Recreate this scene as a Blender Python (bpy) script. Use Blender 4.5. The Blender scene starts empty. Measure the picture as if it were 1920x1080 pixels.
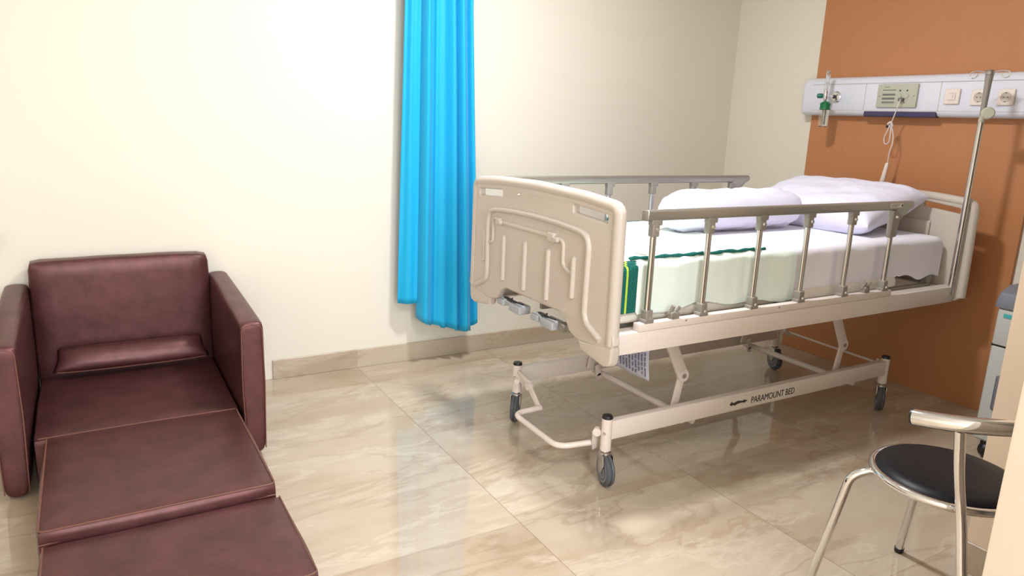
import bpy, bmesh, math, random
from mathutils import Vector, Matrix, noise
random.seed(7)
S = bpy.context.scene
COL = S.collection
PI = math.pi

# ------------------------------------------------------------------ camera
def make_camera():
    yaw, pitch, roll = 0.538, 0.229, 0.041
    fwd = Vector((math.sin(yaw)*math.cos(pitch), math.cos(yaw)*math.cos(pitch), -math.sin(pitch)))
    right = Vector((math.cos(yaw), -math.sin(yaw), 0))
    up = right.cross(fwd)
    r2 = math.cos(roll)*right + math.sin(roll)*up
    u2 = -math.sin(roll)*right + math.cos(roll)*up
    m = Matrix((r2, u2, -fwd)).transposed().to_4x4()
    m.translation = Vector((-3.766, -3.549, 1.320))
    cd = bpy.data.cameras.new('camera'); cam = bpy.data.objects.new('camera', cd)
    COL.objects.link(cam); cam.matrix_world = m
    cd.sensor_width = 36; cd.lens = 1345.56/1920*36; cd.clip_start = 0.02
    S.camera = cam
make_camera()

# ------------------------------------------------------------------ world, light, exposure
w = bpy.data.worlds.new('world'); S.world = w; w.use_nodes = True
w.node_tree.nodes['Background'].inputs[0].default_value = (0.75, 0.85, 1.0, 1)
w.node_tree.nodes['Background'].inputs[1].default_value = 0.5
S.view_settings.view_transform = 'Standard'; S.view_settings.look = 'None'
S.view_settings.gamma = 1; S.view_settings.exposure = 0.66

def area(name, loc, target, sx, sy, power, color, spread=PI):
    ld = bpy.data.lights.new(name, 'AREA'); ld.shape = 'RECTANGLE'; ld.size = sx; ld.size_y = sy
    ld.energy = power; ld.color = color; ld.spread = spread
    o = bpy.data.objects.new(name, ld); COL.objects.link(o); o.location = loc
    o.rotation_euler = (Vector(target)-Vector(loc)).to_track_quat('-Z', 'Y').to_euler()
    return o
# daylight through the window behind the camera, the ceiling lamp above the bed and an added fill
area('window_daylight', (-3.6, -6.04, 1.55), (-3.5, 0, 1.2), 1.9, 1.48, 66, (0.88, 0.94, 1.0))
area('overhead_light', (-2.22, -1.48, 2.70), (-2.22, -1.48, 0), 0.22, 0.22, 35, (0.96, 0.97, 1.0))
area('overhead_light', (-3.0, -4.0, 2.70), (-3.0, -4.0, 0), 0.6, 0.6, 38, (0.98, 0.965, 0.97))  # added fill high over the camera, brightens the sides facing it

# ------------------------------------------------------------------ materials
def mat(name, col, rough=0.5, metal=0.0, spec=0.5, coat=0.0, trans=0.0, sheen=0.0, bump=None, var=None, alpha=1.0, coat_rough=0.1):
    m = bpy.data.materials.new(name); m.use_nodes = True
    nt = m.node_tree; b = nt.nodes['Principled BSDF']
    b.inputs['Base Color'].default_value = (*col, 1); b.inputs['Roughness'].default_value = rough
    b.inputs['Metallic'].default_value = metal; b.inputs['Specular IOR Level'].default_value = spec
    b.inputs['Coat Weight'].default_value = coat; b.inputs['Coat Roughness'].default_value = coat_rough
    b.inputs['Transmission Weight'].default_value = trans; b.inputs['Sheen Weight'].default_value = sheen
    b.inputs['Alpha'].default_value = alpha
    tc = nt.nodes.new('ShaderNodeTexCoord')
    if var:       # (scale, amount)
        n = nt.nodes.new('ShaderNodeTexNoise'); n.inputs['Scale'].default_value = var[0]; n.inputs['Detail'].default_value = 5
        nt.links.new(tc.outputs['Object'], n.inputs['Vector'])
        r = nt.nodes.new('ShaderNodeMapRange'); r.inputs['From Min'].default_value = 0.3; r.inputs['From Max'].default_value = 0.7
        r.inputs['To Min'].default_value = 1-var[1]; r.inputs['To Max'].default_value = 1+var[1]
        nt.links.new(n.outputs['Fac'], r.inputs['Value'])
        mx = nt.nodes.new('ShaderNodeVectorMath'); mx.operation = 'SCALE'
        mx.inputs[0].default_value = col; nt.links.new(r.outputs[0], mx.inputs['Scale'])
        nt.links.new(mx.outputs[0], b.inputs['Base Color'])
    if bump:      # (scale, strength, distance)
        n = nt.nodes.new('ShaderNodeTexNoise'); n.inputs['Scale'].default_value = bump[0]; n.inputs['Detail'].default_value = 4
        nt.links.new(tc.outputs['Object'], n.inputs['Vector'])
        bp = nt.nodes.new('ShaderNodeBump'); bp.inputs['Strength'].default_value = bump[1]; bp.inputs['Distance'].default_value = bump[2]
        nt.links.new(n.outputs['Fac'], bp.inputs['Height']); nt.links.new(bp.outputs[0], b.inputs['Normal'])
    return m

def srgb(r, g, b):
    f = lambda c: (c/255/12.92) if c/255 <= .04045 else ((c/255+.055)/1.055)**2.4
    return (f(r), f(g), f(b))

M = {}
M['wall'] = mat('cream_wall_paint', srgb(229, 223, 209), 0.6, bump=(60, 0.05, 0.002), var=(0.8, 0.012))
M['wall_block'] = mat('cream_pillar_paint', srgb(234, 212, 188), 0.6, bump=(60, 0.05, 0.002))
M['wall_door'] = mat('pale_doorway_paint', srgb(232, 218, 202), 0.6, bump=(60, 0.05, 0.002))
M['ceiling'] = mat('white_ceiling_paint', srgb(240, 238, 232), 0.8)
M['plastic'] = mat('beige_bed_plastic', srgb(197, 186, 175), 0.28, var=(3, 0.015))
M['frame'] = mat('cream_enamel', srgb(226, 214, 206), 0.35, var=(4, 0.02))
M['deckw'] = mat('white_deck_plastic', srgb(228, 222, 210), 0.35)
M['alu'] = mat('champagne_aluminium', srgb(168, 164, 156), 0.32, metal=0.75)
M['bracket'] = mat('taupe_bracket', srgb(148, 142, 134), 0.45, metal=0.2)
M['steel'] = mat('brushed_steel', srgb(205, 203, 200), 0.2, metal=1.0)
M['chrome'] = mat('polished_chrome', srgb(225, 225, 226), 0.06, metal=1.0)
M['bolt'] = mat('bolt_steel', srgb(210, 208, 204), 0.25, metal=0.9)
M['rubber'] = mat('grey_tyre_rubber', srgb(84, 88, 94), 0.55)
M['wheelhub'] = mat('grey_wheel_plastic', srgb(128, 132, 140), 0.45)
M['black'] = mat('black_plastic', srgb(26, 24, 28), 0.4)
M['greyplas'] = mat('grey_crank_plastic', srgb(168, 172, 178), 0.4)
M['sheet'] = mat('white_cotton', srgb(242, 240, 250), 0.85, sheen=0.1, bump=(420, 0.12, 0.001))
M['pillow'] = mat('white_pillow_cotton', srgb(232, 230, 248), 0.85, sheen=0.1, bump=(420, 0.12, 0.001))
M['blanket'] = mat('mint_white_terry', srgb(240, 254, 247), 0.9, sheen=0.2, bump=(260, 0.35, 0.002))
M['chairpad'] = mat('black_vinyl_pad', srgb(12, 13, 20), 0.42, bump=(500, 0.12, 0.0006), spec=0.25)
M['cab'] = mat('light_grey_plastic', srgb(186, 188, 186), 0.4)
M['cabtop'] = mat('dark_grey_top', srgb(112, 116, 126), 0.35)
M['console'] = mat('white_console_shell', srgb(224, 226, 238), 0.3)
M['panelgrey'] = mat('sage_grey_panel', srgb(186, 186, 168), 0.4)
M['darkgrey'] = mat('dark_grey_print', srgb(112, 112, 108), 0.5)
M['navy'] = mat('navy_recess', srgb(62, 58, 92), 0.25)
M['ivory'] = mat('ivory_switch', srgb(234, 222, 212), 0.35)
M['ivorydark'] = mat('ivory_recess', srgb(196, 184, 172), 0.4)
M['socket'] = mat('socket_shade', srgb(128, 120, 122), 0.5)
M['green'] = mat('green_plastic', srgb(18, 112, 62), 0.35)
M['teal'] = mat('teal_knob', srgb(12, 110, 92), 0.35)
M['glass'] = mat('clear_acrylic', (0.95, 0.97, 0.97), 0.04, trans=1.0)
M['cord'] = mat('pale_cord', srgb(222, 212, 210), 0.5)
M['paper'] = mat('lilac_paper', srgb(196, 196, 214), 0.7)
M['ink'] = mat('blue_ink', srgb(90, 92, 128), 0.7)
M['print'] = mat('dark_print', srgb(52, 46, 44), 0.6)
M['label'] = mat('pale_sticker', srgb(228, 220, 210), 0.4)
M['aqua'] = mat('aqua_print', srgb(70, 170, 176), 0.5)
M['stitch'] = mat('pale_stitching', srgb(108, 68, 58), 0.5)
M['wood'] = mat('brown_wood', srgb(140, 90, 60), 0.4, var=(30, 0.1))
M['winframe'] = mat('white_window_frame', srgb(235, 235, 235), 0.4)

def mat_curtain():
    m = mat('cyan_curtain', srgb(8, 184, 234), 0.6, sheen=0.15, bump=(300, 0.08, 0.001))
    nt = m.node_tree; b = nt.nodes['Principled BSDF']
    tr = nt.nodes.new('ShaderNodeBsdfTranslucent'); tr.inputs[0].default_value = (*srgb(0, 180, 240), 1)
    mx = nt.nodes.new('ShaderNodeMixShader'); mx.inputs[0].default_value = 0.18
    out = nt.nodes['Material Output']
    nt.links.new(b.outputs[0], mx.inputs[1]); nt.links.new(tr.outputs[0], mx.inputs[2]); nt.links.new(mx.outputs[0], out.inputs[0])
    return m
M['curtain'] = mat_curtain()

def mat_leather():
    m = mat('burgundy_leatherette', srgb(98, 48, 50), 0.40, metal=0.5, coat=0.08, coat_rough=0.3)
    nt = m.node_tree; b = nt.nodes['Principled BSDF']; N = nt.nodes; L = nt.links
    tc = N.new('ShaderNodeTexCoord')
    n = N.new('ShaderNodeTexNoise'); n.inputs['Scale'].default_value = 9; n.inputs['Detail'].default_value = 9; n.inputs['Roughness'].default_value = 0.7
    L.new(tc.outputs['Object'], n.inputs['Vector'])
    cr = N.new('ShaderNodeValToRGB')
    cr.color_ramp.elements[0].position = 0.36; cr.color_ramp.elements[0].color = (*srgb(78, 46, 43), 1)
    cr.color_ramp.elements[1].position = 0.62; cr.color_ramp.elements[1].color = (*srgb(98, 56, 58), 1)
    L.new(n.outputs['Fac'], cr.inputs[0]); L.new(cr.outputs[0], b.inputs['Base Color'])
    n2 = N.new('ShaderNodeTexNoise'); n2.inputs['Scale'].default_value = 160; n2.inputs['Detail'].default_value = 3
    L.new(tc.outputs['Object'], n2.inputs['Vector'])
    n3 = N.new('ShaderNodeTexNoise'); n3.inputs['Scale'].default_value = 7; n3.inputs['Detail'].default_value = 2
    L.new(tc.outputs['Object'], n3.inputs['Vector'])
    b1 = N.new('ShaderNodeBump'); b1.inputs['Strength'].default_value = 0.25; b1.inputs['Distance'].default_value = 0.001
    b2 = N.new('ShaderNodeBump'); b2.inputs['Strength'].default_value = 0.15; b2.inputs['Distance'].default_value = 0.02
    L.new(n2.outputs['Fac'], b1.inputs['Height']); L.new(n3.outputs['Fac'], b2.inputs['Height'])
    L.new(b1.outputs[0], b2.inputs['Normal']); L.new(b2.outputs[0], b.inputs['Normal'])
    return m
M['leather'] = mat_leather()

def mat_marble(name, x0, y0, t, base_rough=0.04, joints=True):
    m = bpy.data.materials.new(name); m.use_nodes = True
    nt = m.node_tree; b = nt.nodes['Principled BSDF']; N = nt.nodes; L = nt.links
    b.inputs['Roughness'].default_value = base_rough; b.inputs['Specular IOR Level'].default_value = 0.75
    geo = N.new('ShaderNodeNewGeometry')
    sep = N.new('ShaderNodeSeparateXYZ'); L.new(geo.outputs['Position'], sep.inputs[0])
    def M1(op, a, bb=None, c=None):
        q = N.new('ShaderNodeMath'); q.operation = op
        for i, v in enumerate((a, bb, c)):
            if v is None: continue
            if isinstance(v, (int, float)): q.inputs[i].default_value = v
            else: L.new(v, q.inputs[i])
        return q.outputs[0]
    ux = M1('DIVIDE', M1('SUBTRACT', sep.outputs[0], x0), t); uy = M1('DIVIDE', M1('SUBTRACT', sep.outputs[1], y0), t)
    ix = M1('FLOOR', ux); iy = M1('FLOOR', uy)
    idv = N.new('ShaderNodeCombineXYZ'); L.new(ix, idv.inputs[0]); L.new(iy, idv.inputs[1])
    wn = N.new('ShaderNodeTexWhiteNoise'); wn.noise_dimensions = '3D'; L.new(idv.outputs[0], wn.inputs['Vector'])
    sc = N.new('ShaderNodeVectorMath'); sc.operation = 'SCALE'; L.new(wn.outputs['Color'], sc.inputs[0]); sc.inputs['Scale'].default_value = 9.0
    ad = N.new('ShaderNodeVectorMath'); ad.operation = 'ADD'; L.new(geo.outputs['Position'], ad.inputs[0]); L.new(sc.outputs[0], ad.inputs[1])
    mp = N.new('ShaderNodeMapping'); mp.inputs['Scale'].default_value = (0.8, 2.4, 2.4); mp.inputs['Rotation'].default_value = (0, 0, -0.10)
    L.new(ad.outputs[0], mp.inputs['Vector'])
    def nz(scale, detail, rough, dist=0.0):
        n = N.new('ShaderNodeTexNoise'); n.inputs['Scale'].default_value = scale; n.inputs['Detail'].default_value = detail
        n.inputs['Roughness'].default_value = rough; n.inputs['Distortion'].default_value = dist
        L.new(mp.outputs[0], n.inputs['Vector']); return n.outputs['Fac']
    n1 = nz(1.1, 9, 0.62, 0.35)
    cr = N.new('ShaderNodeValToRGB'); e = cr.color_ramp.elements
    e[0].position = 0.28; e[0].color = (*srgb(166, 146, 124), 1)
    e[1].position = 0.75; e[1].color = (*srgb(198, 185, 166), 1)
    e2 = e.new(0.42); e2.color = (*srgb(180, 162, 140), 1)
    e3 = e.new(0.55); e3.color = (*srgb(188, 173, 153), 1)
    L.new(n1, cr.inputs[0])
    # fine pale and tan veins
    n2 = nz(0.9, 9, 0.58, 0.5)
    v = M1('SUBTRACT', 1.0, M1('MULTIPLY', M1('ABSOLUTE', M1('SUBTRACT', n2, 0.5)), 55.0)); v = M1('MAXIMUM', v, 0.0)
    mx1 = N.new('ShaderNodeMix'); mx1.data_type = 'RGBA'; L.new(M1('MULTIPLY', v, 0.30), mx1.inputs[0])
    L.new(cr.outputs[0], mx1.inputs[6]); mx1.inputs[7].default_value = (*srgb(142, 112, 88), 1)
    n3 = nz(1.4, 10, 0.66, 0.4)
    v3 = M1('MAXIMUM', M1('SUBTRACT', 1.0, M1('MULTIPLY', M1('ABSOLUTE', M1('SUBTRACT', n3, 0.56)), 34.0)), 0.0)
    mx2 = N.new('ShaderNodeMix'); mx2.data_type = 'RGBA'; L.new(M1('MULTIPLY', v3, 0.3), mx2.inputs[0])
    L.new(mx1.outputs[2], mx2.inputs[6]); mx2.inputs[7].default_value = (*srgb(216, 207, 188), 1)
    last = mx2.outputs[2]
    if joints:
        fx = M1('ABSOLUTE', M1('SUBTRACT', ux, M1('ROUND', ux))); fy = M1('ABSOLUTE', M1('SUBTRACT', uy, M1('ROUND', uy)))
        j = M1('MAXIMUM', M1('LESS_THAN', fx, 0.0017), M1('MULTIPLY', M1('LESS_THAN', fy, 0.0014), 0.45))
        mx3 = N.new('ShaderNodeMix'); mx3.data_type = 'RGBA'; L.new(M1('MULTIPLY', j, 0.75), mx3.inputs[0])
        L.new(last, mx3.inputs[6]); mx3.inputs[7].default_value = (*srgb(128, 106, 86), 1)
        last = mx3.outputs[2]
    L.new(last, b.inputs['Base Color'])
    return m
M['marble'] = mat_marble('marble_floor_tiles', -2.597, -1.708, 0.77)
M['skirting'] = mat_marble('marble_skirting', -2.597, -1.708, 0.77, 0.35, False)

def mat_woodpanel():
    m = mat('orange_veneer', srgb(196, 126, 74), 0.5)
    nt = m.node_tree; b = nt.nodes['Principled BSDF']; N = nt.nodes; L = nt.links
    tc = N.new('ShaderNodeTexCoord'); mp = N.new('ShaderNodeMapping'); mp.inputs['Scale'].default_value = (1, 26, 1.2)
    L.new(tc.outputs['Object'], mp.inputs['Vector'])
    n = N.new('ShaderNodeTexNoise'); n.inputs['Scale'].default_value = 3; n.inputs['Detail'].default_value = 5
    L.new(mp.outputs[0], n.inputs['Vector'])
    cr = N.new('ShaderNodeValToRGB')
    cr.color_ramp.elements[0].position = 0.3; cr.color_ramp.elements[0].color = (*srgb(184, 124, 80), 1)
    cr.color_ramp.elements[1].position = 0.7; cr.color_ramp.elements[1].color = (*srgb(188, 128, 83), 1)
    L.new(n.outputs['Fac'], cr.inputs[0]); L.new(cr.outputs[0], b.inputs['Base Color'])
    return m
M['veneer'] = mat_woodpanel()
M['weave'] = mat('dark_green_band', srgb(0, 112, 100), 0.85)
def weave_fix():
    m = M['weave']; nt = m.node_tree; b = nt.nodes['Principled BSDF']
    tc = nt.nodes.new('ShaderNodeTexCoord'); v = nt.nodes.new('ShaderNodeTexVoronoi'); v.inputs['Scale'].default_value = 160
    nt.links.new(tc.outputs['Object'], v.inputs['Vector'])
    cr = nt.nodes.new('ShaderNodeValToRGB'); cr.color_ramp.elements[0].position = 0.22; cr.color_ramp.elements[0].color = (*srgb(30, 130, 115), 1)
    cr.color_ramp.elements[1].position = 0.34; cr.color_ramp.elements[1].color = (*srgb(0, 92, 84), 1)
    nt.links.new(v.outputs['Distance'], cr.inputs[0]); nt.links.new(cr.outputs[0], b.inputs['Base Color'])
weave_fix()
M['lime'] = mat('lime_stripe', srgb(190, 222, 70), 0.85)

# ------------------------------------------------------------------ mesh helpers
def smooth_path(pts, r=0.03, n=6):
    """fillet the corners of a polyline"""
    P = [Vector(p) for p in pts]; out = [P[0]]
    for i in range(1, len(P)-1):
        a, b, c = P[i-1], P[i], P[i+1]
        d1 = (a-b); d2 = (c-b); l = min(r, d1.length*.48, d2.length*.48)
        s = b+d1.normalized()*l; e = b+d2.normalized()*l
        for k in range(n+1):
            t = k/n; out.append((1-t)**2*s + 2*t*(1-t)*b + t*t*e)
    out.append(P[-1]); return out

class MB:
    def __init__(s): s.bm = bmesh.new(); s.mi = 0
    def _faces(s, fs, sm):
        for f in fs: f.material_index = s.mi; f.smooth = sm
    def box(s, a, b, rot=None, piv=None, bevel=0.0, seg=3, sm=None):
        (x0, y0, z0), (x1, y1, z1) = a, b
        t = bmesh.new(); bmesh.ops.create_cube(t, size=1)
        for v in t.verts:
            v.co = Vector(((x0+x1)/2+v.co.x*(x1-x0), (y0+y1)/2+v.co.y*(y1-y0), (z0+z1)/2+v.co.z*(z1-z0)))
        if bevel: bmesh.ops.bevel(t, geom=t.edges[:], offset=bevel, segments=seg, profile=0.5, affect='EDGES')
        if rot is not None:
            pv = Vector(piv) if piv is not None else Vector(((x0+x1)/2, (y0+y1)/2, (z0+z1)/2))
            bmesh.ops.transform(t, matrix=Matrix.Translation(pv) @ rot.to_4x4() @ Matrix.Translation(-pv), verts=t.verts)
        s.add(t, bool(bevel) if sm is None else sm); return s
    def add(s, t, sm=False):
        mp = {}
        for v in t.verts: mp[v] = s.bm.verts.new(v.co)
        for f in t.faces:
            try: nf = s.bm.faces.new([mp[v] for v in f.verts]); nf.material_index = s.mi; nf.smooth = sm
            except ValueError: pass
        t.free()
    def obar(s, p, q, wdt, h, up=(0, 0, 1), bevel=0.002):
        """rectangular bar from p to q: wdt across, h along up"""
        p, q, up = Vector(p), Vector(q), Vector(up); d = (q-p); L = d.length; d.normalize()
        sd = up.cross(d).normalized(); u = d.cross(sd).normalized()
        t = bmesh.new(); bmesh.ops.create_cube(t, size=1)
        for v in t.verts: v.co = Vector((v.co.x*L, v.co.y*wdt, v.co.z*h))
        if bevel: bmesh.ops.bevel(t, geom=t.edges[:], offset=bevel, segments=2, profile=0.5, affect='EDGES')
        m = Matrix((d, sd, u)).transposed().to_4x4(); m.translation = (p+q)/2
        bmesh.ops.transform(t, matrix=m, verts=t.verts); s.add(t, bool(bevel)); return s
    def tube(s, pts, r, n=16, cap=True, flat=None, up=(0, 0, 1)):
        P = [Vector(p) for p in pts]; rs = r if isinstance(r, (list, tuple)) else [r]*len(P)
        rings = []; prev = None
        for i, p in enumerate(P):
            d = (P[min(i+1, len(P)-1)]-P[max(i-1, 0)]).normalized()
            if prev is None:
                u = Vector(up) if abs(d.dot(Vector(up))) < .95 else Vector((1, 0, 0))
                a = (u-d*u.dot(d)).normalized()
            else: a = (prev-d*prev.dot(d)).normalized()
            prev = a; b = d.cross(a)
            ring = []
            for k in range(n):
                th = 2*PI*k/n; ra = rs[i]*(flat if flat else 1)
                ring.append(s.bm.verts.new(p+a*math.cos(th)*ra+b*math.sin(th)*rs[i]))
            rings.append(ring)
        fs = []
        for i in range(len(rings)-1):
            for k in range(n):
                fs.append(s.bm.faces.new((rings[i][k], rings[i][(k+1) % n], rings[i+1][(k+1) % n], rings[i+1][k])))
        s._faces(fs, True)
        if cap: s._faces([s.bm.faces.new(rings[0][::-1]), s.bm.faces.new(rings[-1])], False)
        return s
    def cyl(s, p, q, r, n=24, r2=None):
        return s.tube([p, q], [r, r if r2 is None else r2], n)
    def lathe(s, prof, c, axis=(0, 0, 1), n=32):
        """prof: list of (radius, along axis)"""
        ax = Vector(axis).normalized(); u = Vector((1, 0, 0)) if abs(ax.x) < .9 else Vector((0, 1, 0))
        a = (u-ax*u.dot(ax)).normalized(); b = ax.cross(a); c = Vector(c); rings = []
        for (r, h) in prof:
            if r < 1e-6: rings.append([s.bm.verts.new(c+ax*h)])
            else: rings.append([s.bm.verts.new(c+ax*h+a*math.cos(2*PI*k/n)*r+b*math.sin(2*PI*k/n)*r) for k in range(n)])
        fs = []
        for i in range(len(rings)-1):
            A, B = rings[i], rings[i+1]
            for k in range(n):
                k2 = (k+1) % n
                if len(A) == 1 and len(B) == 1: continue
                if len(A) == 1: fs.append(s.bm.faces.new((A[0], B[k2], B[k])))
                elif len(B) == 1: fs.append(s.bm.faces.new((A[k], A[k2], B[0])))
                else: fs.append(s.bm.faces.new((A[k], A[k2], B[k2], B[k])))
        s._faces(fs, True); return s
    def grid(s, P, sm=True, mi=None):
        V = [[s.bm.verts.new(q) for q in row] for row in P]; fs = []
        for i in range(len(V)-1):
            for j in range(len(V[0])-1):
                f = s.bm.faces.new((V[i][j], V[i+1][j], V[i+1][j+1], V[i][j+1]))
                f.material_index = s.mi if mi is None else mi(i, j); f.smooth = sm
        return s

def thing(name, label, cat, loc, group=None):
    o = bpy.data.objects.new(name, None); COL.objects.link(o); o.location = loc; o.empty_display_size = 0.1
    o['label'] = label; o['category'] = cat
    if group: o['group'] = group
    return o
def worldpos(o):
    v = Vector(o.location)
    while o.parent: o = o.parent; v += Vector(o.location)
    return v
SPLIT = {'bolt', 'bracket', 'foot_lip', 'pedal_link', 'rib', 'screw', 'seat_bracket', 'float_scale'}
def pieces(bm):
    """separate meshes for the groups of faces that lie well apart"""
    seen = set(); isl = []
    for v in bm.verts:
        if v in seen: continue
        st = [v]; seen.add(v); g = []
        while st:
            a = st.pop(); g.append(a)
            for e in a.link_edges:
                b = e.other_vert(a)
                if b not in seen: seen.add(b); st.append(b)
        isl.append(g)
    box = [([min(v.co[i] for v in g) for i in range(3)], [max(v.co[i] for v in g) for i in range(3)]) for g in isl]
    grp = list(range(len(isl)))
    def root(a):
        while grp[a] != a: a = grp[a]
        return a
    for a in range(len(isl)):
        for b in range(a):
            gap = math.sqrt(sum(max(0, box[a][0][i]-box[b][1][i], box[b][0][i]-box[a][1][i])**2 for i in range(3)))
            if gap < 0.004: grp[root(a)] = root(b)
    out = []
    for r in sorted(set(root(a) for a in range(len(isl)))):
        keep = set(v for a in range(len(isl)) if root(a) == r for v in isl[a])
        nb = bmesh.new(); mp = {v: nb.verts.new(v.co) for v in bm.verts if v in keep}
        for f in bm.faces:
            if f.verts[0] in keep:
                nf = nb.faces.new([mp[v] for v in f.verts]); nf.smooth = f.smooth; nf.material_index = f.material_index
        out.append(nb)
    return out
def obj(name, mb, mats, parent=None, label=None, sharp=35, org=None):
    """link a mesh builder (built in world coordinates) as one object"""
    bm = mb.bm if isinstance(mb, MB) else mb
    if not isinstance(mats, (list, tuple)): mats = [mats]
    if name in SPLIT:
        parts = pieces(bm); bm.free()
        return [obj_one(name, q, mats, parent, label, sharp, org) for q in parts][0]
    return obj_one(name, bm, mats, parent, label, sharp, org)
def obj_one(name, bm, mats, parent, label, sharp, org):
    bmesh.ops.recalc_face_normals(bm, faces=bm.faces[:])
    me = bpy.data.meshes.new(name)
    if org is None:
        if parent is None and len(bm.verts):
            xs = [v.co.x for v in bm.verts]; ys = [v.co.y for v in bm.verts]; zs = [v.co.z for v in bm.verts]
            org = Vector(((min(xs)+max(xs))/2, (min(ys)+max(ys))/2, min(zs)))
        elif parent: org = worldpos(parent)
    org = Vector(org)
    bmesh.ops.translate(bm, vec=-org, verts=bm.verts[:])
    bm.to_mesh(me); bm.free()
    for m in mats: me.materials.append(M[m] if isinstance(m, str) else m)
    me.set_sharp_from_angle(angle=math.radians(sharp))
    o = bpy.data.objects.new(name, me); COL.objects.link(o)
    if parent: o.parent = parent; o.location = org-worldpos(parent)
    else: o.location = org
    if label: o['label'] = label
    return o
def tag(o, label, cat, group=None):
    o['label'] = label; o['category'] = cat
    if group: o['group'] = group
    return o
def struct(name, mb, m):
    o = obj(name, mb, m); o['kind'] = 'structure'; return o

def plate(outs, fn, thick, bevel, res=3):
    """outline(s) in a plane (outer first, then holes) -> rounded plate bmesh; fn maps (a, b, depth) to world"""
    cu = bpy.data.curves.new('outline', 'CURVE'); cu.dimensions = '2D'; cu.fill_mode = 'BOTH'
    cu.extrude = max(thick/2-bevel, 0.0001); cu.bevel_depth = bevel; cu.bevel_resolution = res; cu.offset = -bevel
    for pts in outs:
        sp = cu.splines.new('POLY'); sp.points.add(len(pts)-1); sp.use_cyclic_u = True
        for i, (a, b) in enumerate(pts): sp.points[i].co = (a, b, 0, 1)
    o = bpy.data.objects.new('outline', cu); COL.objects.link(o)
    dg = bpy.context.evaluated_depsgraph_get(); me = bpy.data.meshes.new_from_object(o.evaluated_get(dg))
    bm = bmesh.new(); bm.from_mesh(me)
    bmesh.ops.remove_doubles(bm, verts=bm.verts, dist=1e-5)
    for v in bm.verts: v.co = Vector(fn(*v.co))
    for f in bm.faces: f.smooth = True
    bpy.data.objects.remove(o); bpy.data.curves.remove(cu); bpy.data.meshes.remove(me)
    return bm
def text_bm(body, size, fn, ext=0.0006):
    cu = bpy.data.curves.new('lettering', 'FONT'); cu.body = body; cu.size = size; cu.extrude = ext
    o = bpy.data.objects.new('lettering', cu); COL.objects.link(o)
    dg = bpy.context.evaluated_depsgraph_get(); me = bpy.data.meshes.new_from_object(o.evaluated_get(dg))
    bm = bmesh.new(); bm.from_mesh(me)
    for v in bm.verts: v.co = Vector(fn(*v.co))
    bpy.data.objects.remove(o); bpy.data.curves.remove(cu); bpy.data.meshes.remove(me)
    return bm
def round_poly(pts, r, n=5):
    out = []; N = len(pts)
    for i in range(N):
        a, b, c = Vector(pts[i-1]), Vector(pts[i]), Vector(pts[(i+1) % N])
        l = min(r, (a-b).length*.45, (c-b).length*.45)
        s = b+(a-b).normalized()*l; e = b+(c-b).normalized()*l
        for k in range(n+1):
            t = k/n; q = (1-t)**2*s+2*t*(1-t)*b+t*t*e; out.append((q.x, q.y))
    return out
def nz(x, y, z, s=1.0): return noise.noise(Vector((x*s, y*s, z*s)))

# ------------------------------------------------------------------ room
struct('floor', MB().box((-5.4, -6.2, -0.1), (0.2, 0.2, 0)), 'marble')
struct('ceiling', MB().box((-5.4, -6.2, 2.75), (0.2, 0.2, 2.85)), 'ceiling')
struct('wall_back', MB().box((-5.4, 0, 0), (0.2, 0.15, 2.75)), 'wall')
struct('wall_right', MB().box((0, -6.2, 0), (0.2, 0, 2.75)), 'wall')
struct('wall_left', MB().box((-5.4, -6.2, 0), (-5.2, 0, 2.75)), 'wall')
wf = MB()      # wall behind the camera with its window opening
wf.box((-5.2, -6.2, 0), (0, -6.0, 0.75)); wf.box((-5.2, -6.2, 2.35), (0, -6.0, 2.75))
wf.box((-5.2, -6.2, 0.75), (-4.65, -6.0, 2.35)); wf.box((-2.55, -6.2, 0.75), (0, -6.0, 2.35))
struct('wall_front', wf, 'wall')
wn = MB()
for a, b in (((-4.65, -6.14, .75), (-4.6, -6.06, 2.35)), ((-2.6, -6.14, .75), (-2.55, -6.06, 2.35)), ((-4.6, -6.14, .75), (-2.6, -6.06, .8)),
             ((-4.6, -6.14, 2.3), (-2.6, -6.06, 2.35)), ((-3.625, -6.13, .8), (-3.575, -6.07, 2.3))): wn.box(a, b)
struct('window_1', wn, 'winframe')
# pillar behind the stool and the doorway wall end beside the camera
struct('wall_pillar', MB().box((-1.477, -4.2, 0), (-0.9, -2.555, 2.75)), 'wall_block')
fgx, fgy = -3.766+1.36*math.sin(math.radians(67.8)), -3.549+1.36*math.cos(math.radians(67.8))
struct('wall_doorway', MB().box((fgx, -6.0, 0), (fgx+0.14, fgy, 2.75), bevel=0.004, seg=2), 'wall_door')
def skirt(name, a, b):
    struct(name, MB().box(a, b, bevel=0.002, seg=1, sm=False), 'skirting')
skirt('baseboard_back', (-3.035, -0.012, 0), (0, 0, 0.1))
skirt('baseboard_right', (-0.012, -0.655, 0), (0, -0.012, 0.1))
skirt('baseboard_pillar', (-1.489, -4.2, 0), (-1.477, -2.543, 0.1))
skirt('baseboard_alcove', (-0.012, -4.2, 0), (0, -1.89, 0.1))
struct('trim_1', MB().box((-0.02, -1.885, 0), (0, -0.66, 2.75), bevel=0.001, seg=1, sm=False), 'veneer')
# ceiling lamp above the bed, and an added unseen fitting for the fill
for i, (x, y, lb) in enumerate(((-2.22, -1.48, 'square white ceiling lamp above the bed'), (-3.0, -4.0, 'square white ceiling fitting added out of view for the frontal fill light'))):
    t = thing('ceiling_fitting', lb, 'lamp', (x, y, 2.71))
    obj('housing', MB().box((x-.3, y-.3, 2.71), (x+.3, y+.3, 2.75), bevel=0.005), 'winframe', t)

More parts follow.
